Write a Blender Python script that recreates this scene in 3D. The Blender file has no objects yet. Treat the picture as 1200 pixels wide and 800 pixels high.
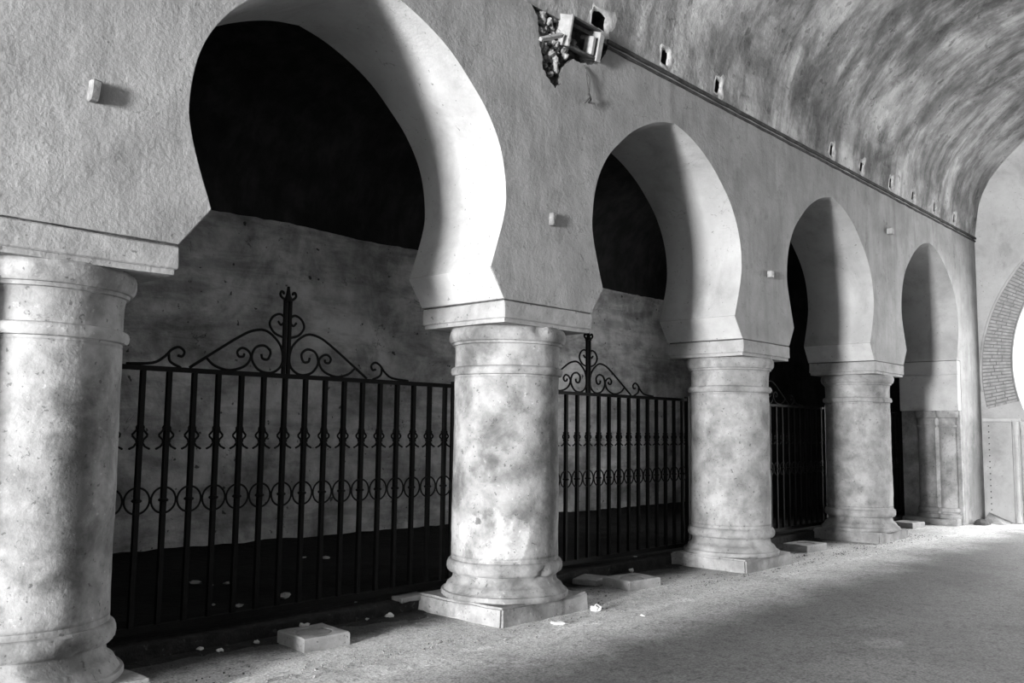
import bpy, bmesh, math, random
from mathutils import Vector, Matrix, noise
random.seed(7)
S = bpy.context.scene
COL = S.collection
PI = math.pi

# ------------------------------------------------------------------ camera
# world: X runs along the arcade, Y goes into the side aisle (arcade face at y = 0), Z up
cam = bpy.data.cameras.new('camera'); cam.sensor_width = 36.0; cam.lens = 1050.12 / 1200 * 36
cam.clip_start = 0.05; cam.clip_end = 300
co = bpy.data.objects.new('camera', cam); COL.objects.link(co)
yaw, pit, rol = 0.7503, 0.0979, 0.0121
fw = Vector((math.cos(pit) * math.cos(yaw), math.cos(pit) * math.sin(yaw), math.sin(pit)))
r0 = Vector((math.sin(yaw), -math.cos(yaw), 0)); u0 = r0.cross(fw)
rr = math.cos(rol) * r0 + math.sin(rol) * u0; uu = -math.sin(rol) * r0 + math.cos(rol) * u0
co.matrix_world = Matrix(((rr.x, uu.x, -fw.x, -5.7886), (rr.y, uu.y, -fw.y, -4.9523), (rr.z, uu.z, -fw.z, 1.55), (0, 0, 0, 1)))
S.camera = co

# ------------------------------------------------------------------ sky and daylight
wd = bpy.data.worlds.new('sky'); S.world = wd; wd.use_nodes = True
wd.node_tree.nodes['Background'].inputs[0].default_value = (1, 1, 1, 1)
wd.node_tree.nodes['Background'].inputs[1].default_value = 18.5

NEAR_X, FAR_X, OPP_Y, BACK_Y = -19.6, 12.24, -6.2, 5.0
def area(name, loc, sx, sy, power, aim):
    l = bpy.data.lights.new(name, 'AREA'); l.shape = 'RECTANGLE'; l.size = sx; l.size_y = sy; l.energy = power
    o = bpy.data.objects.new(name, l); COL.objects.link(o); o.location = loc
    o.rotation_euler = Vector(aim).to_track_quat('-Z', 'Y').to_euler()
    return o
# near-end daylight as an area lamp, in a gateway added to match shadow edges
area('gateway_daylight', (NEAR_X + 0.3, -3.8, 2.0), 1.8, 3.4, 13600, (1, 0, 0))
p = area('far_arch_portal', (FAR_X + 0.75, -3.1, 2.6), 5.2, 5.2, 10, (-1, 0, 0)); p.data.cycles.is_portal = True

vs = S.view_settings
vs.view_transform = 'Standard'; vs.look = 'None'; vs.exposure = 0.0; vs.gamma = 1.0; vs.use_curve_mapping = False

# ------------------------------------------------------------------ materials
def mat(name, base, dark=0.75, light=1.15, scale=2.0, rough=0.9, bump=(), blotch=None, spots=None, streak=None, patches=(), track=False, cracks=None, chips=None, metallic=0.0, spec=0.3):
    """neutral grey procedural material; all textures use world position."""
    m = bpy.data.materials.new(name); m.use_nodes = True
    nt = m.node_tree; N = nt.nodes; L = nt.links
    b = N['Principled BSDF']; b.inputs['Roughness'].default_value = rough; b.inputs['Metallic'].default_value = metallic
    b.inputs['Specular IOR Level'].default_value = spec
    geo = N.new('ShaderNodeNewGeometry'); P = geo.outputs['Position']
    def nz(sc, det=6, rg=0.6, vec=None, dist=0.0):
        n = N.new('ShaderNodeTexNoise'); n.inputs['Scale'].default_value = sc; n.inputs['Detail'].default_value = det
        n.inputs['Roughness'].default_value = rg; n.inputs['Distortion'].default_value = dist
        L.new(vec or P, n.inputs['Vector']); return n.outputs['Fac']
    def ramp(fac, a, bb, va, vb):
        r = N.new('ShaderNodeMapRange'); r.inputs['From Min'].default_value = a; r.inputs['From Max'].default_value = bb
        r.inputs['To Min'].default_value = va; r.inputs['To Max'].default_value = vb; r.interpolation_type = 'SMOOTHSTEP'
        L.new(fac, r.inputs['Value']); return r.outputs['Result']
    def mul(a, bb):
        q = N.new('ShaderNodeMath'); q.operation = 'MULTIPLY'
        for i, x in enumerate((a, bb)):
            if isinstance(x, (int, float)): q.inputs[i].default_value = x
            else: L.new(x, q.inputs[i])
        return q.outputs[0]
    def stretch(s):
        v = N.new('ShaderNodeVectorMath'); v.operation = 'MULTIPLY'; v.inputs[1].default_value = s; L.new(P, v.inputs[0]); return v.outputs[0]
    val = mul(ramp(nz(scale, 8, 0.65), 0.3, 0.7, dark, light), base)
    if blotch:                                     # (scale, lo, hi, factor): large dirty areas
        sc, lo, hi, fct = blotch; val = mul(val, ramp(nz(sc, 7, 0.7, dist=0.4), lo, hi, fct, 1.0))
    if spots:                                      # small dark pits
        sc, th, fct = spots
        val = mul(val, ramp(nz(sc, 3, 0.5), th, th + 0.04, 1.0, fct))
    if streak:                                     # (stretch vector, scale, lo, hi, factor)
        sv, sc, lo, hi, fct = streak
        val = mul(val, ramp(nz(sc, 7, 0.7, stretch(sv), 0.3), lo, hi, fct, 1.0))
    for (c, sv, rad, amt, fct, *soft) in patches:         # local stain, flaked area or painted shade, ragged outline
        d = N.new('ShaderNodeVectorMath'); d.operation = 'SUBTRACT'; L.new(P, d.inputs[0]); d.inputs[1].default_value = c
        e = N.new('ShaderNodeVectorMath'); e.operation = 'MULTIPLY'; L.new(d.outputs[0], e.inputs[0]); e.inputs[1].default_value = sv
        ln = N.new('ShaderNodeVectorMath'); ln.operation = 'LENGTH'; L.new(e.outputs[0], ln.inputs[0])
        ad = N.new('ShaderNodeMath'); ad.operation = 'MULTIPLY_ADD'; L.new(nz(7, 6, 0.7), ad.inputs[0]); ad.inputs[1].default_value = amt; L.new(ln.outputs['Value'], ad.inputs[2])
        val = mul(val, ramp(ad.outputs[0], rad + amt * 0.5 - (soft or [0.04])[0], rad + amt * 0.5 + (soft or [0.06])[0], fct, 1.0))
    if cracks:                                     # (scale, width, factor): fine broken crack lines
        sc, wd_, fct = cracks
        sb = N.new('ShaderNodeMath'); sb.operation = 'SUBTRACT'; L.new(nz(sc, 5, 0.55, dist=0.6), sb.inputs[0]); sb.inputs[1].default_value = 0.5
        ab = N.new('ShaderNodeMath'); ab.operation = 'ABSOLUTE'; L.new(sb.outputs[0], ab.inputs[0])
        ln_ = ramp(ab.outputs[0], 0.0, wd_, 1.0, 0.0); mk_ = ramp(nz(sc * 1.7, 4, 0.6), 0.54, 0.62, 0.0, 1.0 - fct)
        iv = N.new('ShaderNodeMath'); iv.operation = 'SUBTRACT'; iv.inputs[0].default_value = 1.0; L.new(mul(ln_, mk_), iv.inputs[1]); val = mul(val, iv.outputs[0])
    if chips:                                      # (scale, threshold, factor): small pale flaked specks
        sc, th, fct = chips; val = mul(val, ramp(nz(sc, 4, 0.6), th, th + 0.03, 1.0, fct))
    if track:                                      # dust gathered along the wall foot, dark worn lane further out, shade before gates painted in
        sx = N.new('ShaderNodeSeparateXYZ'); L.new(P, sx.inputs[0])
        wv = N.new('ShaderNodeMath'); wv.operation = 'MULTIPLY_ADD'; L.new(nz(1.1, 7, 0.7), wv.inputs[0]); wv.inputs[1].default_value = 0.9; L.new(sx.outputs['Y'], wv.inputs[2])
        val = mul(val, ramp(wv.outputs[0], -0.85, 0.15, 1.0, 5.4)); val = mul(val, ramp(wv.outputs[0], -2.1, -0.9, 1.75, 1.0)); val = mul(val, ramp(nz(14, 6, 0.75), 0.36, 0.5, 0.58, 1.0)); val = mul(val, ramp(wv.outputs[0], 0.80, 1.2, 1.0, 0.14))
    cc = N.new('ShaderNodeCombineColor')
    for i in range(3): L.new(val, cc.inputs[i])
    L.new(cc.outputs[0], b.inputs['Base Color'])
    prev = None
    for (sc, det, st, dist) in bump:
        bp = N.new('ShaderNodeBump'); bp.inputs['Strength'].default_value = st; bp.inputs['Distance'].default_value = dist
        L.new(nz(sc, det, 0.6), bp.inputs['Height'])
        if prev: L.new(prev, bp.inputs['Normal'])
        prev = bp.outputs['Normal']
    if prev: L.new(prev, b.inputs['Normal'])
    return m

M = {}
M['plaster'] = mat('rough_grey_plaster', 0.235, 0.78, 1.15, 1.6, bump=((3, 4, 0.3, 0.05), (30, 6, 0.5, 0.010), (100, 3, 0.35, 0.004)), spots=(30, 0.68, 0.45), streak=((3, 3, 0.5), 1.5, 0.32, 0.55, 0.78), blotch=(4.5, 0.3, 0.45, 0.75), cracks=(2.2, 0.006, 0.45), patches=(((11.75, 0, 0.7), (1.0, 1, 0.55), 0.5, 0.8, 0.55, 0.3),))  # patch: real stain widened to offset the strong far-end light
M['oppwall'] = mat('fill_cut_dark_plaster', 0.08, 0.8, 1.15, 1.6, bump=((30, 5, 0.5, 0.010),))  # unseen wall, coloured dark to cut bounced fill light
M['limewash'] = mat('smooth_pale_limewash', 0.31, 0.85, 1.08, 1.5, bump=((5, 4, 0.25, 0.04), (40, 4, 0.25, 0.006)), blotch=(1.3, 0.3, 0.55, 0.75), spots=(30, 0.69, 0.5), cracks=(1.6, 0.004, 0.6))
M['impost'] = mat('pale_impost_plaster', 0.35, 0.85, 1.08, 3, bump=((8, 4, 0.25, 0.03), (50, 4, 0.3, 0.008)), spots=(30, 0.68, 0.5))
M['abacus'] = mat('weathered_abacus_stone', 0.24, 0.75, 1.15, 4, bump=((9, 5, 0.4, 0.02), (60, 4, 0.4, 0.006)), spots=(30, 0.66, 0.45), blotch=(3, 0.3, 0.5, 0.75))
COLB = ((6, 4, 0.3, 0.02), (35, 5, 0.5, 0.008), (110, 3, 0.3, 0.003))
M['col_a'] = mat('stained_shaded_column_limewash', 0.225, 0.52, 1.25, 3.2, bump=COLB, spots=(30, 0.66, 0.5), blotch=(3.0, 0.3, 0.56, 0.58), cracks=(5, 0.008, 0.4), chips=(26, 0.66, 1.4),
                 patches=(((-3.83, 0.04, 1.20), (4.5, 4.5, 0.95), 0.55, 1.3, 0.30, 0.40), ((-3.85, 0.0, 0.30), (2.4, 2, 5), 0.5, 1.0, 0.45, 0.2)))  # first patch joins real stain with painted core shade
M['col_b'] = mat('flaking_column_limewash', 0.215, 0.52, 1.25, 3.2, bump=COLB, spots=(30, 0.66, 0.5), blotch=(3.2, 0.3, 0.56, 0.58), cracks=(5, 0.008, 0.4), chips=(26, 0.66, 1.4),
                 patches=(((-0.38, 0.25, 0.66), (1.7, 1.3, 2.2), 0.42, 0.7, 1.6), ((-0.45, 0.40, 0.79), (6, 6, 9), 0.24, 0.6, 0.4), ((0.08, 0.03, 1.20), (4.5, 4.5, 1.0), 0.55, 1.3, 0.36, 0.40)))  # last patch paints the shaft's core shade between the two daylights
M['col_c'] = mat('worn_column_limewash', 0.25, 0.58, 1.2, 3.0, bump=COLB, spots=(30, 0.66, 0.5), blotch=(2.6, 0.3, 0.56, 0.62), cracks=(5, 0.008, 0.45), chips=(26, 0.67, 1.35))
M['vault'] = mat('mottled_vault_plaster', 0.43, 0.6, 1.3, 2.0, bump=((4, 5, 0.4, 0.05), (24, 5, 0.5, 0.015)), blotch=(0.55, 0.36, 0.60, 0.42), streak=((1.7, 0.6, 0.55), 1.1, 0.38, 0.62, 0.40), spots=(8, 0.64, 0.6), cracks=(1.4, 0.010, 0.5), chips=(5, 0.64, 1.2))
M['hole_rim'] = mat('pale_hole_rim', 0.38, 0.5, 1.3, 8, bump=((20, 5, 0.6, 0.02),))
M['soot'] = mat('soot_shade_black_plaster', 0.018, 0.5, 1.6, 2.0, bump=((8, 5, 0.4, 0.03),), streak=((4, 4, 0.5), 1.5, 0.35, 0.6, 0.6))
M['backwall'] = mat('damp_back_wall_plaster', 0.58, 0.5, 1.2, 1.5, bump=((3, 5, 0.4, 0.06), (20, 5, 0.4, 0.02)), blotch=(0.8, 0.38, 0.56, 0.55), streak=((0.7, 1, 3.5), 1.0, 0.38, 0.56, 0.65), spots=(9, 0.66, 0.2), cracks=(1.3, 0.005, 0.4))
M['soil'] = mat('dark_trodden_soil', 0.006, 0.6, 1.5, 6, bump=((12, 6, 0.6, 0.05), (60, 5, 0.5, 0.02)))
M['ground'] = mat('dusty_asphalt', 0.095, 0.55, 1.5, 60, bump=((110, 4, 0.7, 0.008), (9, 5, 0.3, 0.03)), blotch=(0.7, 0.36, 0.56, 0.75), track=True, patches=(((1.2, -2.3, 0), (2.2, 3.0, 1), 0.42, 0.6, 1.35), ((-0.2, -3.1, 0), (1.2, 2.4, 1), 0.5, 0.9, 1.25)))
M['shaded_dirt'] = mat('shade_darkened_gate_dirt', 0.02, 0.5, 1.5, 9, bump=((18, 6, 0.6, 0.04), (70, 5, 0.5, 0.02)), chips=(20, 0.64, 3.0))  # dirt, blackened further to hold the shadow before the gates
M['concrete'] = mat('rough_concrete', 0.26, 0.8, 1.12, 9, bump=((30, 5, 0.4, 0.01),), spots=(40, 0.64, 0.5))
M['iron'] = mat('black_painted_iron', 0.004, 0.7, 1.4, 20, rough=0.6, bump=((60, 4, 0.2, 0.003),), spec=0.15)
M['stone'] = mat('broken_rubble', 0.20, 0.4, 1.5, 14, bump=((30, 5, 0.6, 0.02),))
M['mortar'] = mat('dark_rubble_mortar', 0.06, 0.4, 1.6, 16, bump=((26, 6, 0.8, 0.05),))
M['hole'] = mat('hole_interior', 0.03, 0.6, 1.4, 9)
M['cornice'] = mat('grimy_cornice', 0.035, 0.5, 1.6, 9, bump=((25, 5, 0.5, 0.02),))
M['paint'] = mat('chipped_pale_paint', 0.23, 0.75, 1.1, 12, rough=0.6, bump=((40, 4, 0.3, 0.005),), spots=(18, 0.62, 0.4))
M['rust'] = mat('dark_rusted_metal', 0.04, 0.5, 1.6, 14, rough=0.7, bump=((40, 4, 0.3, 0.005),))
M['brick'] = mat('pale_fired_brick', 0.24, 0.75, 1.2, 9, bump=((30, 5, 0.4, 0.01),))
M['joint'] = mat('recessed_brick_mortar', 0.14, 0.8, 1.15, 10, bump=((30, 5, 0.4, 0.01),))
M['paper'] = mat('crumpled_white_litter', 0.55, 0.85, 1.05, 20, rough=0.7)
M['pebble'] = mat('grey_pebbles', 0.12, 0.4, 1.7, 30)
M['wood'] = mat('weathered_stub_end', 0.13, 0.6, 1.3, 14, bump=((30, 5, 0.5, 0.01),))
M['heap'] = mat('dark_debris', 0.05, 0.5, 1.6, 12, bump=((25, 5, 0.7, 0.03),))

# ------------------------------------------------------------------ helpers
def link(name, me, m, parent=None, smooth=False):
    o = bpy.data.objects.new(name, me); COL.objects.link(o)
    if m and not me.materials: me.materials.append(m if not isinstance(m, str) else M[m])
    if smooth:
        for p_ in me.polygons: p_.use_smooth = True
        if smooth == 2: me.set_sharp_from_angle(angle=math.radians(38))
    if parent: o.parent = parent
    return o
def bmo(name, bm, m, parent=None, smooth=False, fix=True):
    if fix: bmesh.ops.recalc_face_normals(bm, faces=bm.faces)
    me = bpy.data.meshes.new(name); bm.to_mesh(me); bm.free()
    return link(name, me, m, parent, smooth)
def bx(bm, x0, x1, y0, y1, z0, z1):
    v = [bm.verts.new((x, y, z)) for z in (z0, z1) for x, y in ((x0, y0), (x1, y0), (x1, y1), (x0, y1))]
    for f in ((0, 3, 2, 1), (4, 5, 6, 7), (0, 1, 5, 4), (1, 2, 6, 5), (2, 3, 7, 6), (3, 0, 4, 7)): bm.faces.new([v[i] for i in f])
    return v
def box(name, dims, m, parent=None, bevel=0.0, rough=0.0, cuts=0):
    bm = bmesh.new(); bx(bm, *dims)
    if bevel: bmesh.ops.bevel(bm, geom=bm.edges[:], offset=bevel, segments=2, affect='EDGES', profile=0.6)
    if cuts: bmesh.ops.subdivide_edges(bm, edges=bm.edges[:], cuts=cuts, use_grid_fill=True)
    if rough: jitter(bm, rough, 5)
    return bmo(name, bm, m, parent)
def jitter(bm, amt, freq, seed=0.0):
    for v in bm.verts: v.co += noise.noise_vector(v.co * freq + Vector((seed, seed * 2, 0))) * amt
def tube(bm, pts, rad, n=6, caps=True):
    pts = [Vector(p_) for p_ in pts]; rings = []
    up = Vector((0, 1, 0))
    for i, p_ in enumerate(pts):
        t = (pts[min(i + 1, len(pts) - 1)] - pts[max(i - 1, 0)]).normalized()
        a = up if abs(t.dot(up)) < 0.9 else Vector((1, 0, 0))
        s = t.cross(a).normalized(); q = s.cross(t)
        r_ = rad if not callable(rad) else rad(i / (len(pts) - 1))
        rings.append([bm.verts.new(p_ + (s * math.cos(k * 2 * PI / n) + q * math.sin(k * 2 * PI / n)) * r_) for k in range(n)])
    for a, b in zip(rings, rings[1:]):
        for k in range(n): bm.faces.new((a[k], a[(k + 1) % n], b[(k + 1) % n], b[k]))
    if caps: bm.faces.new(rings[0][::-1]); bm.faces.new(rings[-1])
def spline(pts, sub=5):
    P = [Vector(p_) for p_ in pts]; P = [P[0] * 2 - P[1]] + P + [P[-1] * 2 - P[-2]]; out = []
    for i in range(1, len(P) - 2):
        a, b, c, d = P[i - 1:i + 3]
        for k in range(sub):
            t = k / sub
            out.append(0.5 * ((2 * b) + (c - a) * t + (2 * a - 5 * b + 4 * c - d) * t * t + (3 * b - 3 * c + d - a) * t ** 3))
    out.append(P[-2]); return out
def empty(name, loc, label, cat, group=None, rz=0):
    o = bpy.data.objects.new(name, None); COL.objects.link(o); o.location = loc; o.rotation_euler = (0, 0, rz); o.empty_display_size = 0.1
    o['label'] = label; o['category'] = cat
    if group: o['group'] = group
    return o
def tag(o, label, cat, group=None):
    o['label'] = label; o['category'] = cat
    if group: o['group'] = group
    return o
def struct(o, label=None, cat=None):
    o['kind'] = 'structure'
    if label: o['label'] = label
    if cat: o['category'] = cat
    return o
def bevel_mod(o, w, seg=2, ang=40):
    md = o.modifiers.new('bevel', 'BEVEL'); md.width = w; md.segments = seg; md.limit_method = 'ANGLE'; md.angle_limit = math.radians(ang)

# ------------------------------------------------------------------ ground
def sheet(name, x0, x1, y0, y1, nx, ny, zf, m):
    bm = bmesh.new()
    g = [[bm.verts.new((x0 + (x1 - x0) * i / nx, y0 + (y1 - y0) * j / ny, zf(x0 + (x1 - x0) * i / nx, y0 + (y1 - y0) * j / ny))) for j in range(ny + 1)] for i in range(nx + 1)]
    for i in range(nx):
        for j in range(ny): bm.faces.new((g[i][j], g[i + 1][j], g[i + 1][j + 1], g[i][j + 1]))
    return bmo(name, bm, m, None, True)
NZ = lambda x, y, f, s=0: noise.noise(Vector((x * f, y * f, s)))
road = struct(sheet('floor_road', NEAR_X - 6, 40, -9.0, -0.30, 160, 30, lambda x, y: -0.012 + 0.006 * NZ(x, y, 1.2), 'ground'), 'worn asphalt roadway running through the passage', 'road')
def vz(x, y):
    e = min(1, max(0, (y + 0.42 + 0.10 * NZ(x, 0, 2.0)) / 0.1))
    return -0.03 + 0.028 * e + 0.006 * NZ(x, y, 5) * e
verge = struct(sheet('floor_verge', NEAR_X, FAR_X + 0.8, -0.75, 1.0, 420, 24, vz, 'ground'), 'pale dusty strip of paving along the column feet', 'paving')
dirt = struct(sheet('floor_dirt', NEAR_X, FAR_X, 0.25, 1.2, 420, 16, lambda x, y: -0.035 + 0.04 * min(1, max(0, (y - 0.72 + 0.22 * NZ(x, 0, 1.7) + 0.1 * NZ(x, y, 6)) / 0.12)) + 0.008 * NZ(x, y, 7), 'shaded_dirt'), 'dirt strip darkened with painted shade between the columns and the gates', 'ground')
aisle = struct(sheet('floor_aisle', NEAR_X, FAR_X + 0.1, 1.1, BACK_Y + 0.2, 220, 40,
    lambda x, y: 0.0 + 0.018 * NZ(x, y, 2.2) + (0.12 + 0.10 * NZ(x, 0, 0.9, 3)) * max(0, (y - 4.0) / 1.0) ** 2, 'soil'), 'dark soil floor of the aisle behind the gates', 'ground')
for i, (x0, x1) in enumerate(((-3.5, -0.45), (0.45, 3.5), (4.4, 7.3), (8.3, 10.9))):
    k = box('trim_%d' % (i + 1), (x0, x1, 0.97, 1.16, -0.05, 0.10), 'shaded_dirt', None, 0.015, 0.02, 4); struct(k, 'low dark kerb under the gate', 'kerb')

# ------------------------------------------------------------------ arcade wall with horseshoe arches
HALF = [(1.21, 2.85), (1.29, 3.08), (1.352, 3.28), (1.378, 3.45), (1.352, 3.69), (1.275, 3.91), (1.135, 4.12), (0.96, 4.285), (0.745, 4.455), (0.50, 4.59), (0.25, 4.685), (0.0, 4.735)]
half = spline([(a, b, 0) for a, b in HALF], 4)
BAYS = [-1.945, 1.96, 5.845, 9.71]
COLS = [-3.92, 0.0, 3.92, 7.77]
T = 1.0; ZT = 5.25; ZI = 2.85
def arch_outline(c): return [Vector((c - p_.x, p_.y, 0)) for p_ in half] + [Vector((c + p_.x, p_.y, 0)) for p_ in half[::-1][1:]]
PATCH0 = [(-0.33, 5.25), (-0.264, 5.185), (-0.199, 5.13), (-0.185, 5.022), (-0.169, 4.903), (-0.134, 4.789), (-0.12, 4.669), (-0.055, 4.614), (0.0, 4.58), (0.045, 4.55), (0.125, 4.617), (0.145, 4.70), (0.165, 4.79), (0.30, 4.90), (0.42, 4.90), (0.532, 4.92), (0.66, 4.97), (0.74, 5.06), (0.80, 5.15), (0.86, 5.25)]
rp = random.Random(8); PATCH = []
for (x1, z1), (x2, z2) in zip(PATCH0, PATCH0[1:]):
    for k in range(4):
        q = k / 4; j_ = 0.010 if k else 0.0
        PATCH.append((x1 + (x2 - x1) * q + rp.uniform(-j_, j_), z1 + (z2 - z1) * q + rp.uniform(-j_, j_)))
PATCH.append(PATCH0[-1]); KS = PATCH.index((0.0, 4.58))
bm = bmesh.new()
bounds = [(-3.92, 0.0), (0.0, 3.92), (3.92, 7.77), (7.77, FAR_X)]
nseg = 0
for c, (xl, xr) in zip(BAYS, bounds):
    out = arch_outline(c)
    for i, p_ in enumerate(out):
        w_ = 0.008 * noise.noise(Vector((p_.x * 2.1, p_.y * 2.1, c)))
        p_.x += w_; p_.y += w_
    out[0].y = out[-1].y = ZI
    top = [Vector((xr, ZT, 0)), Vector((xl, ZT, 0))]
    low_r = [Vector((xr, ZI, 0))] if xr < 12 else [Vector((11.0, 2.61, 0)), Vector((11.0, 0, 0)), Vector((xr, 0, 0))]
    k_l, k_r = xl + 0.575, xr - 0.575
    if xr > 12: low_r = [Vector((11.105, ZI, 0)), Vector((11.105, 0, 0)), Vector((xr, 0, 0))]
    else: low_r = [Vector((k_r, 2.605, 0)), Vector((xr, 2.605, 0))]
    notch = []
    if xr == 0.0: top = [Vector((x, z, 0)) for x, z in PATCH[:KS + 1][::-1]] + [Vector((xl, ZT, 0))]
    if xl == 0.0: top = [Vector((xr, ZT, 0))] + [Vector((x, z, 0)) for x, z in PATCH[KS:][::-1]]
    loop = [Vector((xl, 2.605, 0)), Vector((k_l, 2.605, 0))] + out + low_r + top
    fr = [bm.verts.new((q.x, 0, q.y)) for q in loop]; bk = [bm.verts.new((q.x, T, q.y)) for q in loop]
    bm.faces.new(fr); bm.faces.new(bk[::-1])
    n = len(loop)
    for i in range(n):
        j = (i + 1) % n
        a, b = loop[i], loop[j]
        if abs(a.x - b.x) < 1e-6 and abs(a.y - b.y) > 1.2 and (abs(a.x - xl) < 1e-6 or (abs(a.x - xr) < 1e-6 and xr < 12)): continue      # joint with the next bay
        f = bm.faces.new((fr[i], bk[i], bk[j], fr[j]))
        if 2 <= i < 2 + len(out) - 1: f.material_index = 1; f.smooth = True
        elif min(a.y, b.y) > 4.5 and max(a.y, b.y) <= ZT and min(abs(a.x), abs(b.x)) < 0.9 and i >= 2 + len(out): f.material_index = 2 if max(abs(a.x), abs(b.x)) < 0.9 else 0
# solid wall to the left of the first column
lp = [(-3.92, 2.605), (-3.92, ZT), (NEAR_X, ZT), (NEAR_X, -0.1), (-4.66, -0.1), (-4.66, 2.605)]
fr = [bm.verts.new((x, 0, z)) for x, z in lp]; bk = [bm.verts.new((x, T, z)) for x, z in lp]
bm.faces.new(fr); bm.faces.new(bk[::-1])
for i in range(1, 6): bm.faces.new((fr[i], bk[i], bk[(i + 1) % 6], fr[(i + 1) % 6]))
bmesh.ops.remove_doubles(bm, verts=bm.verts, dist=0.0005)
wall = bmo('wall_arcade', bm, 'plaster'); wall.data.materials.append(M['limewash']); wall.data.materials.append(M['mortar'])
# rubble core showing where the plaster has broken away under the vault
bm = bmesh.new()
ring = [(-0.36, 5.22), (0.90, 5.22)][::-1]
pl = [p_ for p_ in PATCH]
a = [bm.verts.new((x, 0.085, min(z, 5.22))) for x, z in pl]; b = [bm.verts.new((x, T - 0.02, min(z, 5.22))) for x, z in pl]
bm.faces.new(a); bm.faces.new(b[::-1])
for i in range(len(a)): bm.faces.new((a[i], b[i], b[(i + 1) % len(a)], a[(i + 1) % len(a)]))
bmo('rubble_core', bm, 'mortar', wall)
box('light_leak_cap', (-0.42, 0.95, 0.002, 0.14, 5.195, 5.255), 'mortar', wall, 0.006, 0.008, 3)  # cap added to keep sky light from leaking in above the notch
bevel_mod(wall, 0.022, 3, 35)
struct(wall, 'grey plastered arcade wall with four horseshoe arches', 'wall')
rnd = random.Random(3)
def inside(x, z):
    r_ = False; n = len(PATCH)
    for i in range(n):
        (x1, z1), (x2, z2) = PATCH[i], PATCH[(i + 1) % n]
        if (z1 > z) != (z2 > z) and x < (x2 - x1) * (z - z1) / (z2 - z1) + x1: r_ = not r_
    return r_
smesh = []
for k in range(5):
    bm = bmesh.new(); bmesh.ops.create_icosphere(bm, subdivisions=2, radius=1); jitter(bm, 0.45, 1.1, k * 3.3)
    me = bpy.data.meshes.new('stone'); bm.to_mesh(me); bm.free(); me.materials.append(M['stone']); smesh.append(me)
cnt = 0
while cnt < 90:
    x, z = rnd.uniform(-0.33, 0.85), rnd.uniform(4.56, 5.22)
    if not all(inside(x + e, z + f) for e in (-0.035, 0.035) for f in (-0.03, 0.03)) or (x > 0.3 and cnt % 3): continue
    o = link('stone', rnd.choice(smesh), None, wall); s = rnd.uniform(0.016, 0.045)
    o.location = (x, 0.07 + rnd.uniform(-0.03, 0.02), z); o.scale = (s * rnd.uniform(0.8, 1.6), s, s * rnd.uniform(0.6, 1.1)); o.rotation_euler = (rnd.random(), rnd.uniform(-0.7, 0.7), rnd.random()); cnt += 1

# impost blocks: flared pieces between abacus and arch springing
def impost_band(x0, x1, sgn):
    bm = bmesh.new(); e = 0.007 * sgn
    v = [bm.verts.new(q) for q in ((x0 + e, 0.004, 2.609), (x1 + e, 0.004, ZI - 0.004), (x1 + e, T - 0.004, ZI - 0.004), (x0 + e, T - 0.004, 2.609), (x0 - 3 * e, 0.004, 2.609), (x1 - 3 * e, 0.004, ZI - 0.004), (x1 - 3 * e, T - 0.004, ZI - 0.004), (x0 - 3 * e, T - 0.004, 2.609))]
    for f in ((0, 1, 2, 3), (7, 6, 5, 4), (0, 4, 5, 1), (1, 5, 6, 2), (2, 6, 7, 3), (3, 7, 4, 0)): bm.faces.new([v[i] for i in f])
    bmo('impost_band', bm, 'impost', wall)
for i, xc in enumerate(COLS):
    impost_band(xc + 0.575, BAYS[i] - 1.21, 1)
    if i: impost_band(xc - 0.575, BAYS[i - 1] + 1.21, -1)

# ------------------------------------------------------------------ columns
PROF = [(0.540, 0.135), (0.552, 0.150), (0.553, 0.172), (0.548, 0.186), (0.530, 0.190), (0.512, 0.212), (0.498, 0.240), (0.486, 0.248), (0.466, 0.262), (0.454, 0.285), (0.450, 0.315), (0.455, 0.335), (0.480, 0.338), (0.497, 0.355), (0.504, 0.382), (0.502, 0.408), (0.492, 0.434), (0.478, 0.446), (0.467, 0.448), (0.466, 0.48)]
PROF += [(0.466 - 0.008 * k / 22, 0.48 + 1.52 * k / 22) for k in range(1, 23)]
PROF += [(0.458, 2.014), (0.480, 2.018), (0.491, 2.035), (0.493, 2.058), (0.486, 2.078), (0.474, 2.086), (0.457, 2.090), (0.457, 2.16), (0.459, 2.22), (0.464, 2.262), (0.468, 2.272), (0.484, 2.276), (0.486, 2.296), (0.500, 2.300), (0.515, 2.322), (0.522, 2.352), (0.520, 2.384), (0.512, 2.404), (0.498, 2.424)]
def seg_lathe(prof, seed, n=72, chips=()):
    bm = bmesh.new(); rings = []
    for r_, z in prof:
        ring = []
        for k in range(n):
            a_ = 2 * PI * k / n; c_, s_ = math.cos(a_), math.sin(a_)
            p_ = Vector((c_ * 0.47, s_ * 0.47, z))
            d = 0.007 * noise.noise(p_ * 2.2 + Vector((seed, 0, 0))) + 0.004 * noise.noise(p_ * 9 + Vector((seed, 5, 0)))
            nb = noise.noise(p_ * 6.5 + Vector((seed, 9, 1)))
            if nb > 0.40 and (z < 0.5 or z > 2.0): d -= (nb - 0.40) * 0.11
            for (ca, cz, cr, dep) in chips:
                q = math.hypot((math.remainder(a_ - ca, 2 * PI)) * 0.47, z - cz) + 0.03 * noise.noise(p_ * 14)
                if q < cr: d -= dep * (1 - (q / cr) ** 3)
            ring.append(bm.verts.new((c_ * (r_ + d), s_ * (r_ + d), z + 0.004 * noise.noise(p_ * 3 + Vector((0, seed, 0))))))
        rings.append(ring)
    for r1, r2 in zip(rings, rings[1:]):
        for k in range(n): bm.faces.new((r1[k], r1[(k + 1) % n], r2[(k + 1) % n], r2[k]))
    bm.faces.new(rings[0][::-1]); bm.faces.new(rings[-1])
    return bm
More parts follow.
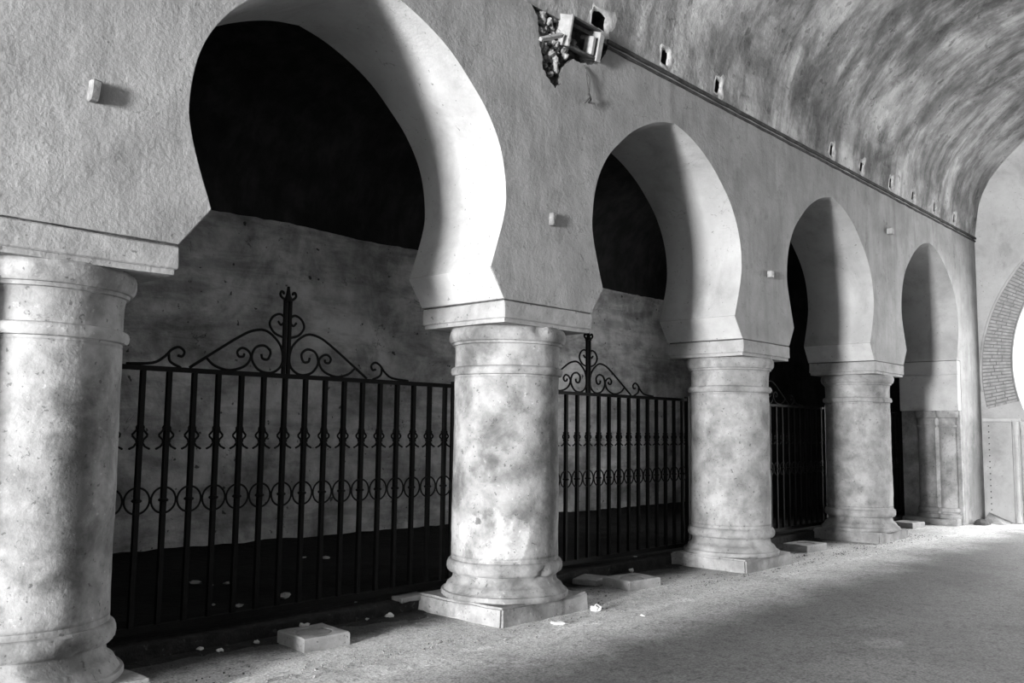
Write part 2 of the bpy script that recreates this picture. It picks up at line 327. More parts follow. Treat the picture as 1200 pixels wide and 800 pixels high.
def cutp(z0, z1):
    return [p_ for p_ in PROF if z0 - 1e-6 <= p_[1] <= z1 + 1e-6]
def column(x, m, label, seed, chips=()):
    t = empty('column', (x, 0.5, 0), label, 'column', 'thick round columns carrying the arcade')
    def sub(name, lo, hi):
        return bmo(name, seg_lathe(cutp(lo, hi), seed, 72, chips), m, t, 2)
    sub('base', 0.13, 0.48); sub('capital', 2.0, 2.43)
    fine = []
    sh = cutp(0.48, 2.0)
    for (ra, za), (rb, zb) in zip(sh, sh[1:]):
        fine += [(ra + (rb - ra) * k / 3, za + (zb - za) * k / 3) for k in range(3)]
    fine.append(sh[-1])
    bmo('shaft', seg_lathe(fine, seed, 96, chips), m, t, True)
    bm = bmesh.new(); bx(bm, -0.555, 0.555, -0.5, 0.5, -0.06, 0.145)
    bmesh.ops.bevel(bm, geom=bm.edges[:], offset=0.018, segments=2, affect='EDGES'); bmesh.ops.subdivide_edges(bm, edges=bm.edges[:], cuts=5, use_grid_fill=True)
    jitter(bm, 0.016, 4, seed); jitter(bm, 0.007, 14, seed)
    bmo('plinth', bm, m, t)
    bm = bmesh.new(); bx(bm, -0.578, 0.578, -0.505, 0.49, 2.452, 2.594)
    bmesh.ops.bevel(bm, geom=bm.edges[:], offset=0.008, segments=1, affect='EDGES'); bmesh.ops.subdivide_edges(bm, edges=bm.edges[:], cuts=3, use_grid_fill=True); jitter(bm, 0.007, 7, seed)
    ab = bmo('abacus', bm, 'abacus', t)
    bm = bmesh.new(); bx(bm, -0.566, 0.566, -0.490, 0.478, 2.588, 2.604); bmesh.ops.subdivide_edges(bm, edges=bm.edges[:], cuts=9, use_grid_fill=True); jitter(bm, 0.012, 11, seed)
    for v in bm.verts: v.co.z = min(max(v.co.z, 2.58), 2.604)
    bmo('mortar_bed', bm, 'cornice', ab)
    bm = bmesh.new(); bx(bm, -0.56, 0.56, -0.488, 0.475, 2.418, 2.456); bmesh.ops.subdivide_edges(bm, edges=bm.edges[:], cuts=3, use_grid_fill=True); jitter(bm, 0.006, 7, seed)
    bmo('abacus_fillet', bm, 'abacus', ab)
    return t
column(COLS[0], 'col_a', 'thick round column with a long dark streak of stain and painted shade down its shaft', 1.3)
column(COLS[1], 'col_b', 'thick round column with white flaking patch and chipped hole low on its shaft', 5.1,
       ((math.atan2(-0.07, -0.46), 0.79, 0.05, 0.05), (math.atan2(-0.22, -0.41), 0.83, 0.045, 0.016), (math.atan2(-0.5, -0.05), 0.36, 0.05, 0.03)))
column(COLS[2], 'col_c', 'thick round column next along from the flaking column, towards the brick arch', 9.7)
column(COLS[3], 'col_c', 'thick round column standing nearest the brick arch end wall', 14.2)

# ------------------------------------------------------------------ respond at the end of the arcade
RX = 10.95
resp = empty('wall_respond', (RX, 0.5, 0), 'pale plaster pier with two slim half columns beside the last arch', 'pier')
resp['kind'] = 'structure'
def rloc(o): o.location = (-RX, -0.5, 0); return o
rloc(box('upper_block', (RX - 0.03, 11.1, 0.003, 0.99, 1.97, 2.60), 'impost', resp, 0.01))
rloc(box('impost_band', (RX - 0.01, 11.1, 0.003, 0.99, 2.60, 2.845), 'impost', resp, 0.01))
rloc(box('back_panel', (RX + 0.05, 11.1, 0.003, 0.99, 0.0, 1.98), 'col_c', resp))
rloc(box('foot_slab', (RX - 0.20, 11.1, 0.03, 0.95, -0.05, 0.11), 'col_c', resp, 0.02, 0.012, 3))
RP = [(0.19, 0.10), (0.196, 0.14), (0.186, 0.175), (0.160, 0.18), (0.152, 0.21), (0.176, 0.22), (0.180, 0.26), (0.170, 0.285), (0.150, 0.29)] + [(0.148, 0.32 + 1.34 * k / 8) for k in range(9)] + [(0.150, 1.68), (0.170, 1.685), (0.172, 1.715), (0.150, 1.72), (0.150, 1.80), (0.158, 1.84), (0.182, 1.85), (0.190, 1.89), (0.190, 1.94), (0.18, 1.972)]
for yy, sd in ((0.21, 2.0), (0.57, 4.0), (0.90, 6.0)):
    bm = bmesh.new(); rings = []
    for r_, z in RP:
        rings.append([bm.verts.new((RX + 0.07 + r_ * math.cos(a_) + 0.004 * noise.noise(Vector((a_ * 2, z * 4, sd))), yy + r_ * math.sin(a_), z)) for a_ in [2 * PI * k / 28 for k in range(28)]])
    for r1, r2 in zip(rings, rings[1:]):
        for k in range(28): bm.faces.new((r1[k], r1[(k + 1) % 28], r2[(k + 1) % 28], r2[k]))
    bm.faces.new(rings[0][::-1]); bm.faces.new(rings[-1])
    if yy < 0.8: rloc(bmo('half_column', bm, 'col_c', resp, 2))
    else: bm.free()

# ------------------------------------------------------------------ barrel vault with putlog holes
VP = [(0.0, 5.2), (-0.012, 5.30), (-0.035, 5.47), (-0.055, 5.62), (-0.10, 5.86), (-0.17, 6.06), (-0.30, 6.31), (-0.45, 6.50), (-0.62, 6.68), (-0.88, 6.91), (-1.2, 7.13), (-1.6, 7.33), (-2.1, 7.5), (-2.6, 7.6), (-3.1, 7.64)]
VPF = VP + [(OPP_Y - y, z) for y, z in VP[::-1][1:]]
HOLES = [(0.66, 0.13), (1.755, 0.07), (2.815, 0.065), (5.823, 0.06), (6.845, 0.065), (7.972, 0.06), (8.931, 0.055), (9.956, 0.055), (10.994, 0.055)]
xs = set([NEAR_X, FAR_X + 0.02]); x = NEAR_X
for hx, hw in HOLES: xs |= {round(hx - hw, 3), round(hx + hw, 3)}
while x < FAR_X:
    if all(abs(x - q) > 0.12 for q in xs): xs.add(round(x, 3))
    x += 0.3
xs = sorted(xs)
bm = bmesh.new()
g = [[bm.verts.new((x, y + (0.02 * noise.noise(Vector((x * 0.7, y, z * 0.7))) if j > 3 else 0), z + (0.03 * noise.noise(Vector((x * 0.7, y + 7, z * 0.7))) if j > 3 else 0))) for j, (y, z) in enumerate(VPF)] for x in xs]
for i in range(len(xs) - 1):
    mid = (xs[i] + xs[i + 1]) / 2
    for j in range(len(VPF) - 1):
        if j == 1 and any(abs(mid - hx) < hw for hx, hw in HOLES): continue
        bm.faces.new((g[i][j], g[i + 1][j], g[i + 1][j + 1], g[i][j + 1]))
vault = struct(bmo('ceiling_vault', bm, 'vault', None, True), 'mottled plaster barrel vault over the roadway', 'vault')
for k, (hx, hw) in enumerate(HOLES):
    zl, zh = 5.30, 5.47
    bm = bmesh.new(); v = bx(bm, hx - hw, hx + hw, -0.03, 0.45, zl, zh)
    for f in [f for f in bm.faces if all(abs(q.co.y + 0.03) < 1e-4 for q in f.verts)]: bm.faces.remove(f)
    for q in bm.verts:
        if q.co.y < 0: q.co.y = -0.012 if q.co.z < 5.4 else -0.035
    bmo('putlog_hole', bm, 'hole', vault, False, False)
    # broken pale plaster lip round the hole
    bm = bmesh.new(); n = 20; rings = []
    for (gr, yo) in ((0.0, 0.02), (0.004, -0.003), (0.030, -0.006), (0.065, 0.004)):
        ring = []
        for q in range(n):
            a_ = 2 * PI * q / n + 0.1; c_, s_ = math.cos(a_), math.sin(a_)
            m_ = max(abs(c_), abs(s_)); ux, uz = c_ / m_, s_ / m_
            ex = gr * max(0.1, 1 + 1.4 * noise.noise(Vector((c_ * 2.2, s_ * 2.2 + k * 3.1, gr * 9)))) * (1.3 if c_ > 0.3 else 0.5)
            fi = (0.80 + 0.30 * noise.noise(Vector((c_ * 1.6, s_ * 1.6, k * 2.7)))) if gr == 0 else (0.97 if gr < 0.01 else 1)
            X = hx + ux * hw * fi + c_ * ex; Z = 5.385 + uz * 0.085 * fi + s_ * ex
            ring.append(bm.verts.new((X, -0.012 - 0.135 * (Z - 5.30) + yo, Z)))
        rings.append(ring)
    for r1, r2 in zip(rings, rings[1:]):
        for q in range(n): bm.faces.new((r1[q], r1[(q + 1) % n], r2[(q + 1) % n], r2[q]))
    bmo('hole_lip', bm, 'hole_rim', vault, True)
# cornice line between wall and vault
for k, (z0, z1, y0, m_) in enumerate(((5.155, 5.178, -0.020, 'cornice'), (5.178, 5.205, 0.012, 'cornice'), (5.205, 5.238, -0.030, 'cornice'))):
    bm = bmesh.new(); rings = []
    for i in range(150):
        X = 0.78 + (FAR_X - 0.78) * i / 149; w_ = 0.010 * noise.noise(Vector((X * 4, k, 0))) + 0.007 * noise.noise(Vector((X * 13, k, 5)))
        rings.append([bm.verts.new(v) for v in ((X, 0.05, z0 + w_), (X, y0 + w_, z0 + w_), (X, y0 + w_, z1 + w_), (X, 0.05, z1 + w_))])
    for r1, r2 in zip(rings, rings[1:]):
        for q in range(4): bm.faces.new((r1[q], r1[(q + 1) % 4], r2[(q + 1) % 4], r2[q]))
    o = bmo('cornice_moulding', bm, m_, vault)

# ------------------------------------------------------------------ aisle behind the gates
def edge_z(x): return 4.17 + 0.03 * NZ(x, 0, 0.8) + 0.018 * NZ(x, 0, 6)
bm = bmesh.new(); n = 260; rows = []
for i in range(n + 1):
    X = NEAR_X + (FAR_X - NEAR_X) * i / n; z = edge_z(X); bl = 0.13 + 0.05 * NZ(X, 0, 0.5, 8) + 0.02 * NZ(X, 0, 4, 8)
    rows.append([bm.verts.new(v) for v in ((X, BACK_Y + 0.10, bl), (X, BACK_Y, bl + 0.01), (X, BACK_Y, 1.4), (X, BACK_Y, 2.8), (X, BACK_Y, z), (X, BACK_Y + 0.09, z + 0.01))])
for r1, r2 in zip(rows, rows[1:]):
    for q in range(5): bm.faces.new((r1[q], r2[q], r2[q + 1], r1[q + 1]))
struct(bmo('wall_back', bm, 'backwall'), 'spotted grey plaster wall at the back of the aisle', 'wall')
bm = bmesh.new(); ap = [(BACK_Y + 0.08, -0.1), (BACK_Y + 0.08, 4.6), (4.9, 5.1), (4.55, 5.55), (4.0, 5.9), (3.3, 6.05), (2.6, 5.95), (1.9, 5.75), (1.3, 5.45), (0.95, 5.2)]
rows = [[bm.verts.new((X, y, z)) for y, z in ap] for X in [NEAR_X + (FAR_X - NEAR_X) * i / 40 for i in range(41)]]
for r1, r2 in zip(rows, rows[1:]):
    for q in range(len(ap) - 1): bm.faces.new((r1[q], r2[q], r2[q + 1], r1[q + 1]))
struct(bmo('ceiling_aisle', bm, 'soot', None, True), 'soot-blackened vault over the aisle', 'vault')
struct(box('wall_aisle_end', (FAR_X, FAR_X + 0.3, 0.95, BACK_Y + 0.3, -0.1, 6.3), 'soot'), 'dark wall closing the far end of the aisle', 'wall')  # black material stands in for the unlit end of the aisle
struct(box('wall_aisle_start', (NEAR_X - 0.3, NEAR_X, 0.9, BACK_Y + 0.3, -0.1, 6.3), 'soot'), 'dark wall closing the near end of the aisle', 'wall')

# ------------------------------------------------------------------ remaining shell: opposite wall, added near gateway, far wall
struct(box('wall_opposite', (NEAR_X, FAR_X, OPP_Y - 0.4, OPP_Y, -0.1, 5.25), 'oppwall'), 'plain plaster wall facing the arcade', 'wall')
bm = bmesh.new()
bx(bm, NEAR_X - 0.5, NEAR_X, OPP_Y - 0.4, -4.7, -0.1, 8); bx(bm, NEAR_X - 0.5, NEAR_X, -2.9, 1.0, -0.1, 8); bx(bm, NEAR_X - 0.5, NEAR_X, -4.7, -2.9, 3.9, 8)
struct(bmo('wall_near', bm, 'plaster'), 'unseen near end wall with a gateway added to shape the daylight', 'wall')
# far wall with horseshoe opening
YC, ZC, RI, TW = -3.1, 2.85, 2.54, 0.7
angs = [math.asin(-1.03 / RI) + (PI - 2 * math.asin(-1.03 / RI)) * k / 60 for k in range(61)]
arc = [(YC + RI * math.cos(a_), ZC + RI * math.sin(a_)) for a_ in angs]
loop = [(0.95, -0.1), (0.95, 8.0), (OPP_Y, 8.0), (OPP_Y, -0.1), (-5.58, -0.1), (-5.58, 1.80)] + [(y, z) for y, z in arc[::-1]] + [(-0.62, 1.80), (-0.62, -0.1)]
bm = bmesh.new()
fr = [bm.verts.new((FAR_X, y, z)) for y, z in loop]; bk = [bm.verts.new((FAR_X + TW, y, z)) for y, z in loop]
bm.faces.new(fr); bm.faces.new(bk[::-1])
for i in range(len(loop)): bm.faces.new((fr[i], bk[i], bk[(i + 1) % len(loop)], fr[(i + 1) % len(loop)]))
fwall = struct(bmo('wall_far', bm, 'limewash'), 'pale end wall with large brick horseshoe arch', 'wall')
# arch ring: recessed mortar bed and radial brick courses
RO, ZO = 3.06, 2.66
bm = bmesh.new(); rings = []
for k in range(81):
    a_ = -0.27 + (PI + 0.54) * k / 80
    yi, zi = YC + (RI + 0.015) * math.cos(a_), ZC + (RI + 0.015) * math.sin(a_)
    a2 = math.atan2(zi - ZO, yi - YC); 
    yo, zo = YC + RO * math.cos(a2), ZO + RO * math.sin(a2)
    rings.append([bm.verts.new(v) for v in ((FAR_X + 0.02, yi, zi), (FAR_X - 0.012, yi, zi), (FAR_X - 0.012, yo, zo), (FAR_X + 0.02, yo, zo))])
for r1, r2 in zip(rings, rings[1:]):
    for q in range(4): bm.faces.new((r1[q], r1[(q + 1) % 4], r2[(q + 1) % 4], r2[q]))
bmo('arch_ring', bm, 'joint', fwall)
bm = bmesh.new(); rb = random.Random(5); a_ = -0.27
while a_ < PI + 0.27:
    da = 0.022
    splits = [0.03, rb.uniform(0.3, 0.42), rb.uniform(0.6, 0.75), 0.97]
    if rb.random() < 0.4: splits = [0.03, rb.uniform(0.45, 0.6), 0.97]
    for s0, s1 in zip(splits, splits[1:]):
        vv = []
        for xx in (FAR_X - 0.012, FAR_X - 0.027 - rb.random() * 0.006):
            for ang, s in ((a_ + 0.003, s0 + 0.012), (a_ + da - 0.004, s0 + 0.012), (a_ + da - 0.004, s1 - 0.012), (a_ + 0.003, s1 - 0.012)):
                rad_i, rad_o = RI + 0.015, RO + (ZO - ZC) * math.sin(ang)
                rad = rad_i + (rad_o - rad_i) * s
                vv.append(bm.verts.new((xx, YC + rad * math.cos(ang), ZC + rad * math.sin(ang))))
        for f in ((4, 5, 6, 7), (0, 1, 5, 4), (1, 2, 6, 5), (2, 3, 7, 6), (3, 0, 4, 7)): bm.faces.new([vv[i] for i in f])
    a_ += da
o = bmo('voussoir_brick', bm, 'brick', fwall); o['kind'] = 'stuff'
# raised rim outside the ring
bm = bmesh.new()
tube(bm, [(FAR_X, YC + (RO + 0.02) * math.cos(t), ZO + (RO + 0.02) * math.sin(t)) for t in [-0.1 + (PI + 0.2) * k / 70 for k in range(71)]], 0.028, 6)
bmo('arch_rim', bm, 'limewash', fwall, True)
# jamb: impost, panel with studs, slim colonnettes
for sgn, y0 in ((1, 0.0), (-1, OPP_Y)):
    Y = lambda d: y0 - sgn * d
    def jb(name, d0, d1, xx0, xx1, z0, z1, m_, bev=0.01):
        return box(name, (xx0, xx1, min(Y(d0), Y(d1)), max(Y(d0), Y(d1)), z0, z1), m_, fwall, bev)
    jb('jamb_panel', 0.02, 0.50, FAR_X - 0.03, FAR_X + 0.02, 0.0, 1.80, 'limewash')
    jb('impost_moulding', 0.02, 0.66, FAR_X - 0.055, FAR_X + 0.05, 1.80, 1.86, 'impost')
    for d in (0.56, 0.66):
        bm = bmesh.new(); prof = [(0.05, 0.0), (0.05, 0.1), (0.036, 0.13), (0.034, 1.55), (0.048, 1.58), (0.036, 1.61), (0.052, 1.72), (0.056, 1.8)]
        rings = [[bm.verts.new((FAR_X + (0.0 if d < 0.6 else 0.06) + r_ * math.cos(2 * PI * k / 14), Y(d) + r_ * math.sin(2 * PI * k / 14), z)) for k in range(14)] for r_, z in prof]
        for r1, r2 in zip(rings, rings[1:]):
            for k in range(14): bm.faces.new((r1[k], r1[(k + 1) % 14], r2[(k + 1) % 14], r2[k]))
        bmo('colonnette', bm, 'impost', fwall, True)
    bm = bmesh.new(); bmesh.ops.create_icosphere(bm, subdivisions=1, radius=0.013); st = bpy.data.meshes.new('stud'); bm.to_mesh(st); bm.free(); st.materials.append(M['rust'])
    for k in range(16):
        o = link('stud', st, None, fwall); o.location = (FAR_X - 0.032, Y(0.12), 0.1 + 0.108 * k)
# debris in the corner by the far wall
bm = bmesh.new(); bmesh.ops.create_uvsphere(bm, u_segments=24, v_segments=12, radius=1); jitter(bm, 0.25, 1.6, 2); jitter(bm, 0.1, 5, 4)
for v in bm.verts: v.co = Vector((v.co.x * 0.22, v.co.y * 0.12, v.co.z * 0.09))
o = bmo('debris_heap', bm, 'heap', None, True); o.location = (FAR_X - 0.78, -0.16, 0.0); tag(o, 'low dark heap of dirt in the corner by the brick arch wall', 'dirt heap')
bm = bmesh.new(); v = [bm.verts.new(q) for q in ((0, 0, -0.03), (0.5, 0.0, -0.03), (0.5, -0.42, -0.03), (0, -0.42, -0.03), (0.48, -0.02, 0.16), (0.5, -0.36, 0.02), (0.30, -0.03, 0.10))]
bmesh.ops.convex_hull(bm, input=bm.verts); o = bmo('stone_ramp', bm, 'concrete'); o.location = (FAR_X - 0.53, -0.06, 0); tag(o, 'sloping grey mortar fillet at the foot of the brick arch wall', 'mortar')

# ------------------------------------------------------------------ iron gates
GY, GZ0, GZ1, SP = 1.055, 0.185, 1.94, 0.1868
big = [(-0.787, 0.022), (-0.643, 0.118), (-0.411, 0.270), (-0.289, 0.330), (-0.175, 0.335), (-0.065, 0.25), (-0.030, 0.148), (-0.050, 0.066), (-0.134, 0.017), (-0.238, 0.038), (-0.297, 0.118), (-0.27, 0.199), (-0.195, 0.222), (-0.140, 0.181), (-0.159, 0.122), (-0.205, 0.124), (-0.217, 0.157)]
midc = [(-0.665, 0.100), (-0.592, 0.045), (-0.472, 0.020), (-0.351, 0.059), (-0.305, 0.129), (-0.332, 0.176), (-0.382, 0.191), (-0.418, 0.161), (-0.404, 0.127), (-0.367, 0.129), (-0.361, 0.152)]
outer = [(-1.24, 0.022), (-1.06, 0.038), (-0.977, 0.084), (-0.925, 0.139), (-0.872, 0.160), (-0.832, 0.131), (-0.846, 0.097), (-0.88, 0.101)]
outer2 = [(-0.946, 0.115), (-0.932, 0.055), (-0.853, 0.016)]
heart = [(-0.020, 0.296), (-0.108, 0.326), (-0.155, 0.391), (-0.127, 0.452), (-0.070, 0.478), (-0.030, 0.455), (-0.034, 0.412), (-0.058, 0.396), (-0.083, 0.421)]
curl = [(-0.012, 0.600), (-0.045, 0.603), (-0.070, 0.628), (-0.062, 0.655), (-0.042, 0.650), (-0.043, 0.635)]
def strip(pts, sgn, rad, parent, name):
    bm = bmesh.new(); tube(bm, spline([(sgn * x_, 0, GZ1 + z_) for x_, z_ in pts], 5), rad, 6)
    return bmo(name, bm, 'iron', parent, True)
def mk(fn):
    bm = bmesh.new(); fn(bm); bmesh.ops.recalc_face_normals(bm, faces=bm.faces); me = bpy.data.meshes.new('iron_piece'); bm.to_mesh(me); bm.free(); me.materials.append(M['iron']); return me
h = 0.0165
bar_me = mk(lambda bm: bx(bm, -h, h, -h, h, GZ0, GZ1))
ring_me = mk(lambda bm: tube(bm, [(0.088 * math.cos(2 * PI * k / 28), -0.004, 1.04 + 0.088 * math.sin(2 * PI * k / 28)) for k in range(29)], 0.0075, 6, False))
def boss(bm):
    bmesh.ops.create_uvsphere(bm, u_segments=12, v_segments=8, radius=1)
    for v in bm.verts: v.co = Vector((v.co.x * 0.036, v.co.y * 0.034, 1.04 + v.co.z * 0.016))
boss_me = mk(boss)
def collar(bm):
    for s in (-1, 1):
        tube(bm, [(s * x_, 0, z_) for x_, z_ in ((0.014, 1.555), (0.026, 1.535), (0.020, 1.522), (0.052, 1.487), (0.050, 1.475), (0.020, 1.445), (0.022, 1.430), (0.038, 1.405), (0.072, 1.388))], 0.008, 5)
    bx(bm, -0.022, 0.022, -0.022, 0.022, 1.435, 1.45); bx(bm, -0.022, 0.022, -0.022, 0.022, 1.515, 1.53)
collar_me = mk(collar)
def gate(x, lo, hi, label):
    t = empty('iron_gate', (x, GY, 0), label, 'gate', 'scroll-topped iron gates between the columns')
    e0, e1 = lo * SP - 0.12, hi * SP + 0.12
    link('top_rail', mk(lambda bm: bx(bm, e0, e1, -0.02, 0.02, GZ1 - 0.017, GZ1 + 0.017)), None, t)
    link('bottom_rail', mk(lambda bm: bx(bm, e0, e1, -0.024, 0.024, GZ0 - 0.022, GZ0 + 0.022)), None, t)
    for ex in (e0, e1): link('post', mk(lambda bm: bx(bm, ex - 0.024, ex + 0.024, -0.026, 0.026, 0.0, GZ1 + 0.04)), None, t)
    for k in range(lo, hi + 1):
        b_ = link('bar', bar_me, None, t); b_.location = (k * SP, 0, 0)
        link('ring', ring_me, None, b_); link('boss', boss_me, None, b_); link('collar', collar_me, None, b_)
    for s in (-1, 1):
        link('crest_upright', mk(lambda bm: bx(bm, s * 0.021 - 0.0125, s * 0.021 + 0.0125, -0.012, 0.012, GZ1, GZ1 + 0.60)), None, t)
        a_ = strip(big, s, 0.0105, t, 'crest_scroll'); strip(midc, s, 0.010, t, 'crest_scroll'); strip(heart, s, 0.010, t, 'heart_scroll'); strip(curl, s, 0.011, t, 'finial_curl')
        strip([(-0.66, 0.102), (-0.776, 0.026)], s, 0.009, t, 'crest_brace')
        strip(outer, s, 0.010, t, 'side_scroll'); strip(outer2, s, 0.010, t, 'side_scroll')
    def fin(bm):
        tube(bm, [(0, 0, GZ1 + 0.585), (0, 0, GZ1 + 0.60), (0, 0, GZ1 + 0.63), (0, 0, GZ1 + 0.70)], lambda q: (0.040, 0.034, 0.020, 0.010)[round(q * 3)], 8)
    link('finial', mk(fin), None, t)
gate(-1.912, -9, 9, 'black iron gate with scrolled crest, between the stained column and the flaking column')
gate(1.875, -9, 10, 'black iron gate with scrolled crest, just past the flaking column towards the brick arch')
gate(5.84, -9, 10, 'black iron gate with scrolled crest, second past the flaking column towards the brick arch')
gate(9.70, -9, 7, 'black iron gate with scrolled crest, beside the pier with slim half columns')

# ------------------------------------------------------------------ concrete socket blocks and slabs
def block(x, y, sx, sy, hh, rz, label, grp=True):
    t = empty('socket_block', (x, y, 0), label, 'concrete block', 'square concrete blocks in front of the gates', rz)
    bm = bmesh.new(); n = 32; R_ = min(sx, sy) * 0.36; rings = []
    def sq(a_, z, k=1.0):
        c_, s_ = math.cos(a_), math.sin(a_); m_ = max(abs(c_), abs(s_)); return (c_ / m_ * sx / 2 * k, s_ / m_ * sy / 2 * k, z)
    A = [2 * PI * k / n + PI / 4 for k in range(n)]
    for f in (lambda a_: sq(a_, -0.04), lambda a_: sq(a_, hh - 0.012), lambda a_: sq(a_, hh, 0.965)): rings.append([bm.verts.new(f(a_)) for a_ in A])
    for (r_, z) in ((R_ + 0.012, hh), (R_, hh - 0.004), (R_ - 0.004, hh - 0.022)): rings.append([bm.verts.new((r_ * math.cos(a_), r_ * math.sin(a_), z)) for a_ in A])
    for r1, r2 in zip(rings, rings[1:]):
        for k in range(n): bm.faces.new((r1[k], r1[(k + 1) % n], r2[(k + 1) % n], r2[k]))
    bm.faces.new(rings[-1]); jitter(bm, 0.006, 9, x)
    bmo('body', bm, 'concrete', t)
    bm = bmesh.new(); rings = [[bm.verts.new((r_ * math.cos(a_), r_ * math.sin(a_), z)) for a_ in A] for r_, z in ((R_ - 0.012, hh - 0.03), (R_ - 0.012, hh - 0.012), (R_ - 0.022, hh - 0.008))]
    for r1, r2 in zip(rings, rings[1:]):
        for k in range(n): bm.faces.new((r1[k], r1[(k + 1) % n], r2[(k + 1) % n], r2[k]))
    bm.faces.new(rings[-1]); bmo('disc', bm, 'concrete', t)
block(-1.89, 0.60, 0.37, 0.38, 0.09, -0.06, 'concrete block with round disc set in its top, before the gate by the stained column')
block(1.78, 0.42, 0.46, 0.36, 0.09, -0.1, 'concrete block with round disc in its top and a flat slab lying beside it')
block(5.80, 0.46, 0.50, 0.36, 0.09, -0.1, 'concrete block with round disc in its top, between the two columns past the flaking one')
block(9.98, 0.58, 0.45, 0.36, 0.09, -0.1, 'concrete block with round disc in its top, beside the pier with slim half columns')
def slab(name, x, y, sx, sy, hh, rz, tilt, label, m='concrete', cat='slab'):
    bm = bmesh.new(); bx(bm, -sx / 2, sx / 2, -sy / 2, sy / 2, 0, hh); bmesh.ops.bevel(bm, geom=bm.edges[:], offset=hh * 0.15, segments=1, affect='EDGES'); bmesh.ops.subdivide_edges(bm, edges=bm.edges[:], cuts=2, use_grid_fill=True); jitter(bm, 0.008, 9, x)
    o = bmo(name, bm, m); o.location = (x, y, 0.0); o.rotation_euler = (tilt, 0, rz); tag(o, label, cat); return o
slab('stone_slab', 1.60, 0.80, 0.36, 0.26, 0.065, 0.3, 0.0, 'thin pale slab lying flat beside a concrete socket block')
slab('stone_slab', -0.63, 1.02, 0.30, 0.13, 0.045, 0.05, 0.0, 'pale flat brick-shaped slab at the gate foot behind the flaking column').location.z = 0.09

# ------------------------------------------------------------------ wall stubs, box frame, wire
def stub(x, z, label, ln=0.05, w=0.05, hh=0.11, m='wood'):
    bm = bmesh.new(); bx(bm, -w / 2, w / 2, -ln, 0.05, -hh / 2, hh / 2); bmesh.ops.bevel(bm, geom=bm.edges[:], offset=0.008, segments=1, affect='EDGES'); bmesh.ops.subdivide_edges(bm, edges=bm.edges[:], cuts=1, use_grid_fill=True); jitter(bm, 0.006, 16, x)
    o = bmo('beam_stub', bm, m); o.location = (x, 0, z); o.rotation_euler = (0, 0.06, 0)
    return tag(o, label, 'stub', 'small stubs cut off flush in the arcade wall')
stub(-3.88, 3.37, 'small sawn-off stub in the plaster above the stained column', 0.05, 0.055, 0.12)
stub(0.0, 3.36, 'small sawn-off stub in the plaster above the flaking column')
stub(3.98, 3.42, 'small sawn-off stub in the plaster above the column next past the flaking one', 0.06, 0.06, 0.08, 'paint')
stub(7.85, 4.60, 'small sawn-off stub high between the last two arches', 0.08, 0.09, 0.09, 'paint')
t = empty('box_frame', (0.33, -0.10, 5.07), 'tilted pale open box frame hanging from broken wall under the vault', 'box frame')
EX = Vector((1, 0.0, 0.0)); EY = Vector((-0.18, -0.36, 0.90)).normalized(); EN = EY.cross(EX).normalized(); O = Vector((0.145, -0.05, 4.955)) - Vector((0.33, -0.10, 5.07))
def panel(name, x0, x1, h0, h1, d0, d1, m):
    bm = bmesh.new(); bx(bm, x0, x1, d0, d1, h0, h1); bmesh.ops.bevel(bm, geom=bm.edges[:], offset=0.004, segments=1, affect='EDGES')
    for v in bm.verts: v.co = O + EX * v.co.x + EN * v.co.y + EY * v.co.z
    bmo(name, bm, m, t)
panel('side_panel', 0.0, 0.018, 0, 0.265, 0.0, 0.19, 'paint'); panel('side_panel', 0.42, 0.438, 0, 0.265, 0, 0.19, 'paint')
panel('top_panel', 0.018, 0.42, 0.248, 0.265, 0, 0.19, 'rust'); panel('bottom_panel', 0.018, 0.42, 0, 0.022, 0, 0.19, 'rust'); panel('back_panel', 0.018, 0.42, 0.022, 0.248, 0.18, 0.19, 'rust')  # dark back panel also paints in the shade inside the box
panel('front_frame', -0.012, 0.016, 0, 0.268, -0.016, -0.001, 'paint'); panel('front_frame', 0.395, 0.46, -0.012, 0.235, -0.02, -0.001, 'paint')
panel('lit_side_strip', 0.345, 0.385, 0.03, 0.19, 0.01, 0.12, 'paint')  # pale strip stands in for light on the inner right side
bm = bmesh.new(); tube(bm, [(-0.215, -0.05, 4.895), (-0.06, -0.055, 4.965), (0.075, -0.05, 5.03)], lambda q: 0.022, 4)
tag(bmo('timber_slat', bm, 'paint'), 'short pale slat poking from the broken wall beside the box frame', 'slat')
bm = bmesh.new()
tube(bm, spline([(0.44, -0.008, 4.88), (0.445, -0.03, 4.82), (0.475, -0.04, 4.75), (0.478, -0.04, 4.67), (0.47, -0.04, 4.60)], 5), 0.006, 5)
tube(bm, spline([(0.46, -0.012, 4.86), (0.455, -0.03, 4.74), (0.47, -0.04, 4.62)], 4), 0.005, 5)
tube(bm, [(0.47, -0.04, 4.61), (0.46, -0.06, 4.57), (0.40, -0.05, 4.505)], 0.010, 5); tube(bm, [(0.47, -0.04, 4.61), (0.49, -0.05, 4.56), (0.515, -0.005, 4.55)], 0.010, 5)
tag(bmo('hanging_wire', bm, 'rust', None, True), 'thin dark twisted wire hanging below the box frame', 'wire')

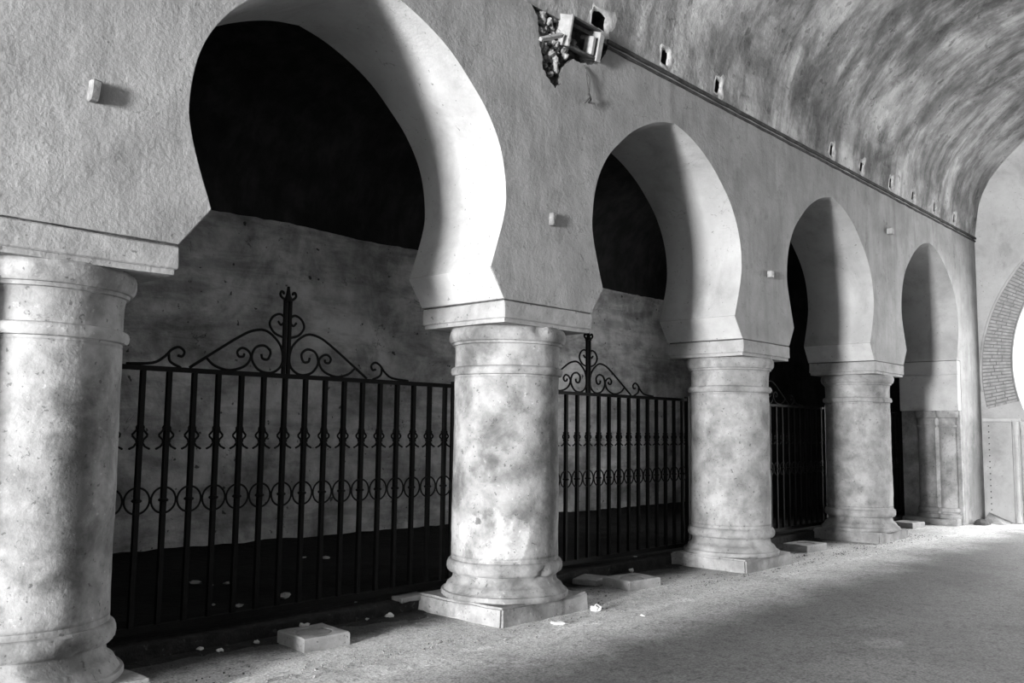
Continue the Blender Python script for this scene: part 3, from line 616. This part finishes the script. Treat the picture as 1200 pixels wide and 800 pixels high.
# ------------------------------------------------------------------ litter and pebbles
lr = random.Random(11)
def crumb(x, y, s, z=0.0, label=None, m='paper', flat=0.5):
    bm = bmesh.new(); bmesh.ops.create_icosphere(bm, subdivisions=2, radius=1); jitter(bm, 0.8, 1.1, lr.uniform(0, 50)); jitter(bm, 0.5, 2.6, lr.uniform(0, 50))
    zs = min(v.co.z for v in bm.verts)
    for v in bm.verts: v.co = Vector((v.co.x * s, v.co.y * s * lr.uniform(0.7, 0.75), (v.co.z - zs) * s * flat)) * 0.75
    o = bmo('litter_scrap', bm, m); o.location = (x, y, z); o.rotation_euler = (0, 0, lr.uniform(0, 6)); tag(o, label, 'litter', None); return o
crumb(-1.74, 0.93, 0.062, 0.02, 'largest crumpled white scrap behind the concrete block with round disc')
g_ = 'small white scraps behind the bars'
for (x, y, s) in ((-1.314, 3.444, 0.07), (-1.24, 3.25, 0.03), (-1.085, 3.232, 0.04), (-1.082, 2.23, 0.085), (-1.601, 2.121, 0.05), (0.626, 3.99, 0.06), (0.475, 4.222, 0.04), (1.6, 3.303, 0.03), (-0.785, 1.559, 0.035), (-1.72, 2.35, 0.03), (3.435, 1.545, 0.04)):
    crumb(x, y, s, 0.0, 'small white scrap on the dark soil behind the gate bars', 'paper', 0.35)['group'] = g_
for (x, y, s) in ((-1.86, 0.95, 0.028), (-1.90, 0.90, 0.025), (-0.95, 0.90, 0.045), (-2.2, 0.85, 0.03), (-2.50, 0.82, 0.03), (-2.58, 0.95, 0.03), (-1.15, 0.93, 0.022), (2.45, 0.9, 0.05)):
    crumb(x, y, s, 0.005, 'small white scrap on the dirt just in front of a gate', 'paper', 0.5)['group'] = 'small scraps in front of the gates'
crumb(0.484, -0.115, 0.055, 0.0, 'white scrap standing on edge by the plinth corner of the flaking column', 'paper', 0.6)
crumb(-0.135, -0.232, 0.075, 0.0, 'flat white scrap in front of the flaking column plinth', 'paper', 0.2)
crumb(0.66, -0.49, 0.045, -0.004, 'small white scrap out on the asphalt near the flaking column', 'paper', 0.25)
bm = bmesh.new()
for k in range(1500):
    x = lr.uniform(-4.4, 9); y = lr.choice((lr.gauss(0.12, 0.16), lr.uniform(-0.4, 0.9), lr.gauss(-0.05, 0.06))); s = lr.uniform(0.002, 0.007) * (1.6 if lr.random() < 0.06 else 1)
    if any(abs(x - c) < 0.6 and -0.04 < y < 1.1 for c in COLS) or any(abs(x - c) < 0.33 and 0.2 < y < 0.95 for c in (-1.89, 1.75, 5.8, 10.0)) or any(abs(x - c) < 0.09 and abs(y - d) < 0.09 for c, d in ((0.484, -0.115), (-0.135, -0.232), (0.66, -0.49))): continue
    mt = Matrix.Translation((x, y, 0.004)) @ Matrix.Rotation(lr.uniform(0, 6), 4, 'Z') @ Matrix.Diagonal((s, s * 0.8, s * 0.7, 1))
    bmesh.ops.create_cube(bm, size=1.7, matrix=mt @ Matrix.Rotation(0.6, 4, 'X'))
o = bmo('gravel', bm, 'pebble', None, False, False); o['kind'] = 'stuff'; o['label'] = 'loose grit and pebbles along the foot of the columns'; o['category'] = 'gravel'
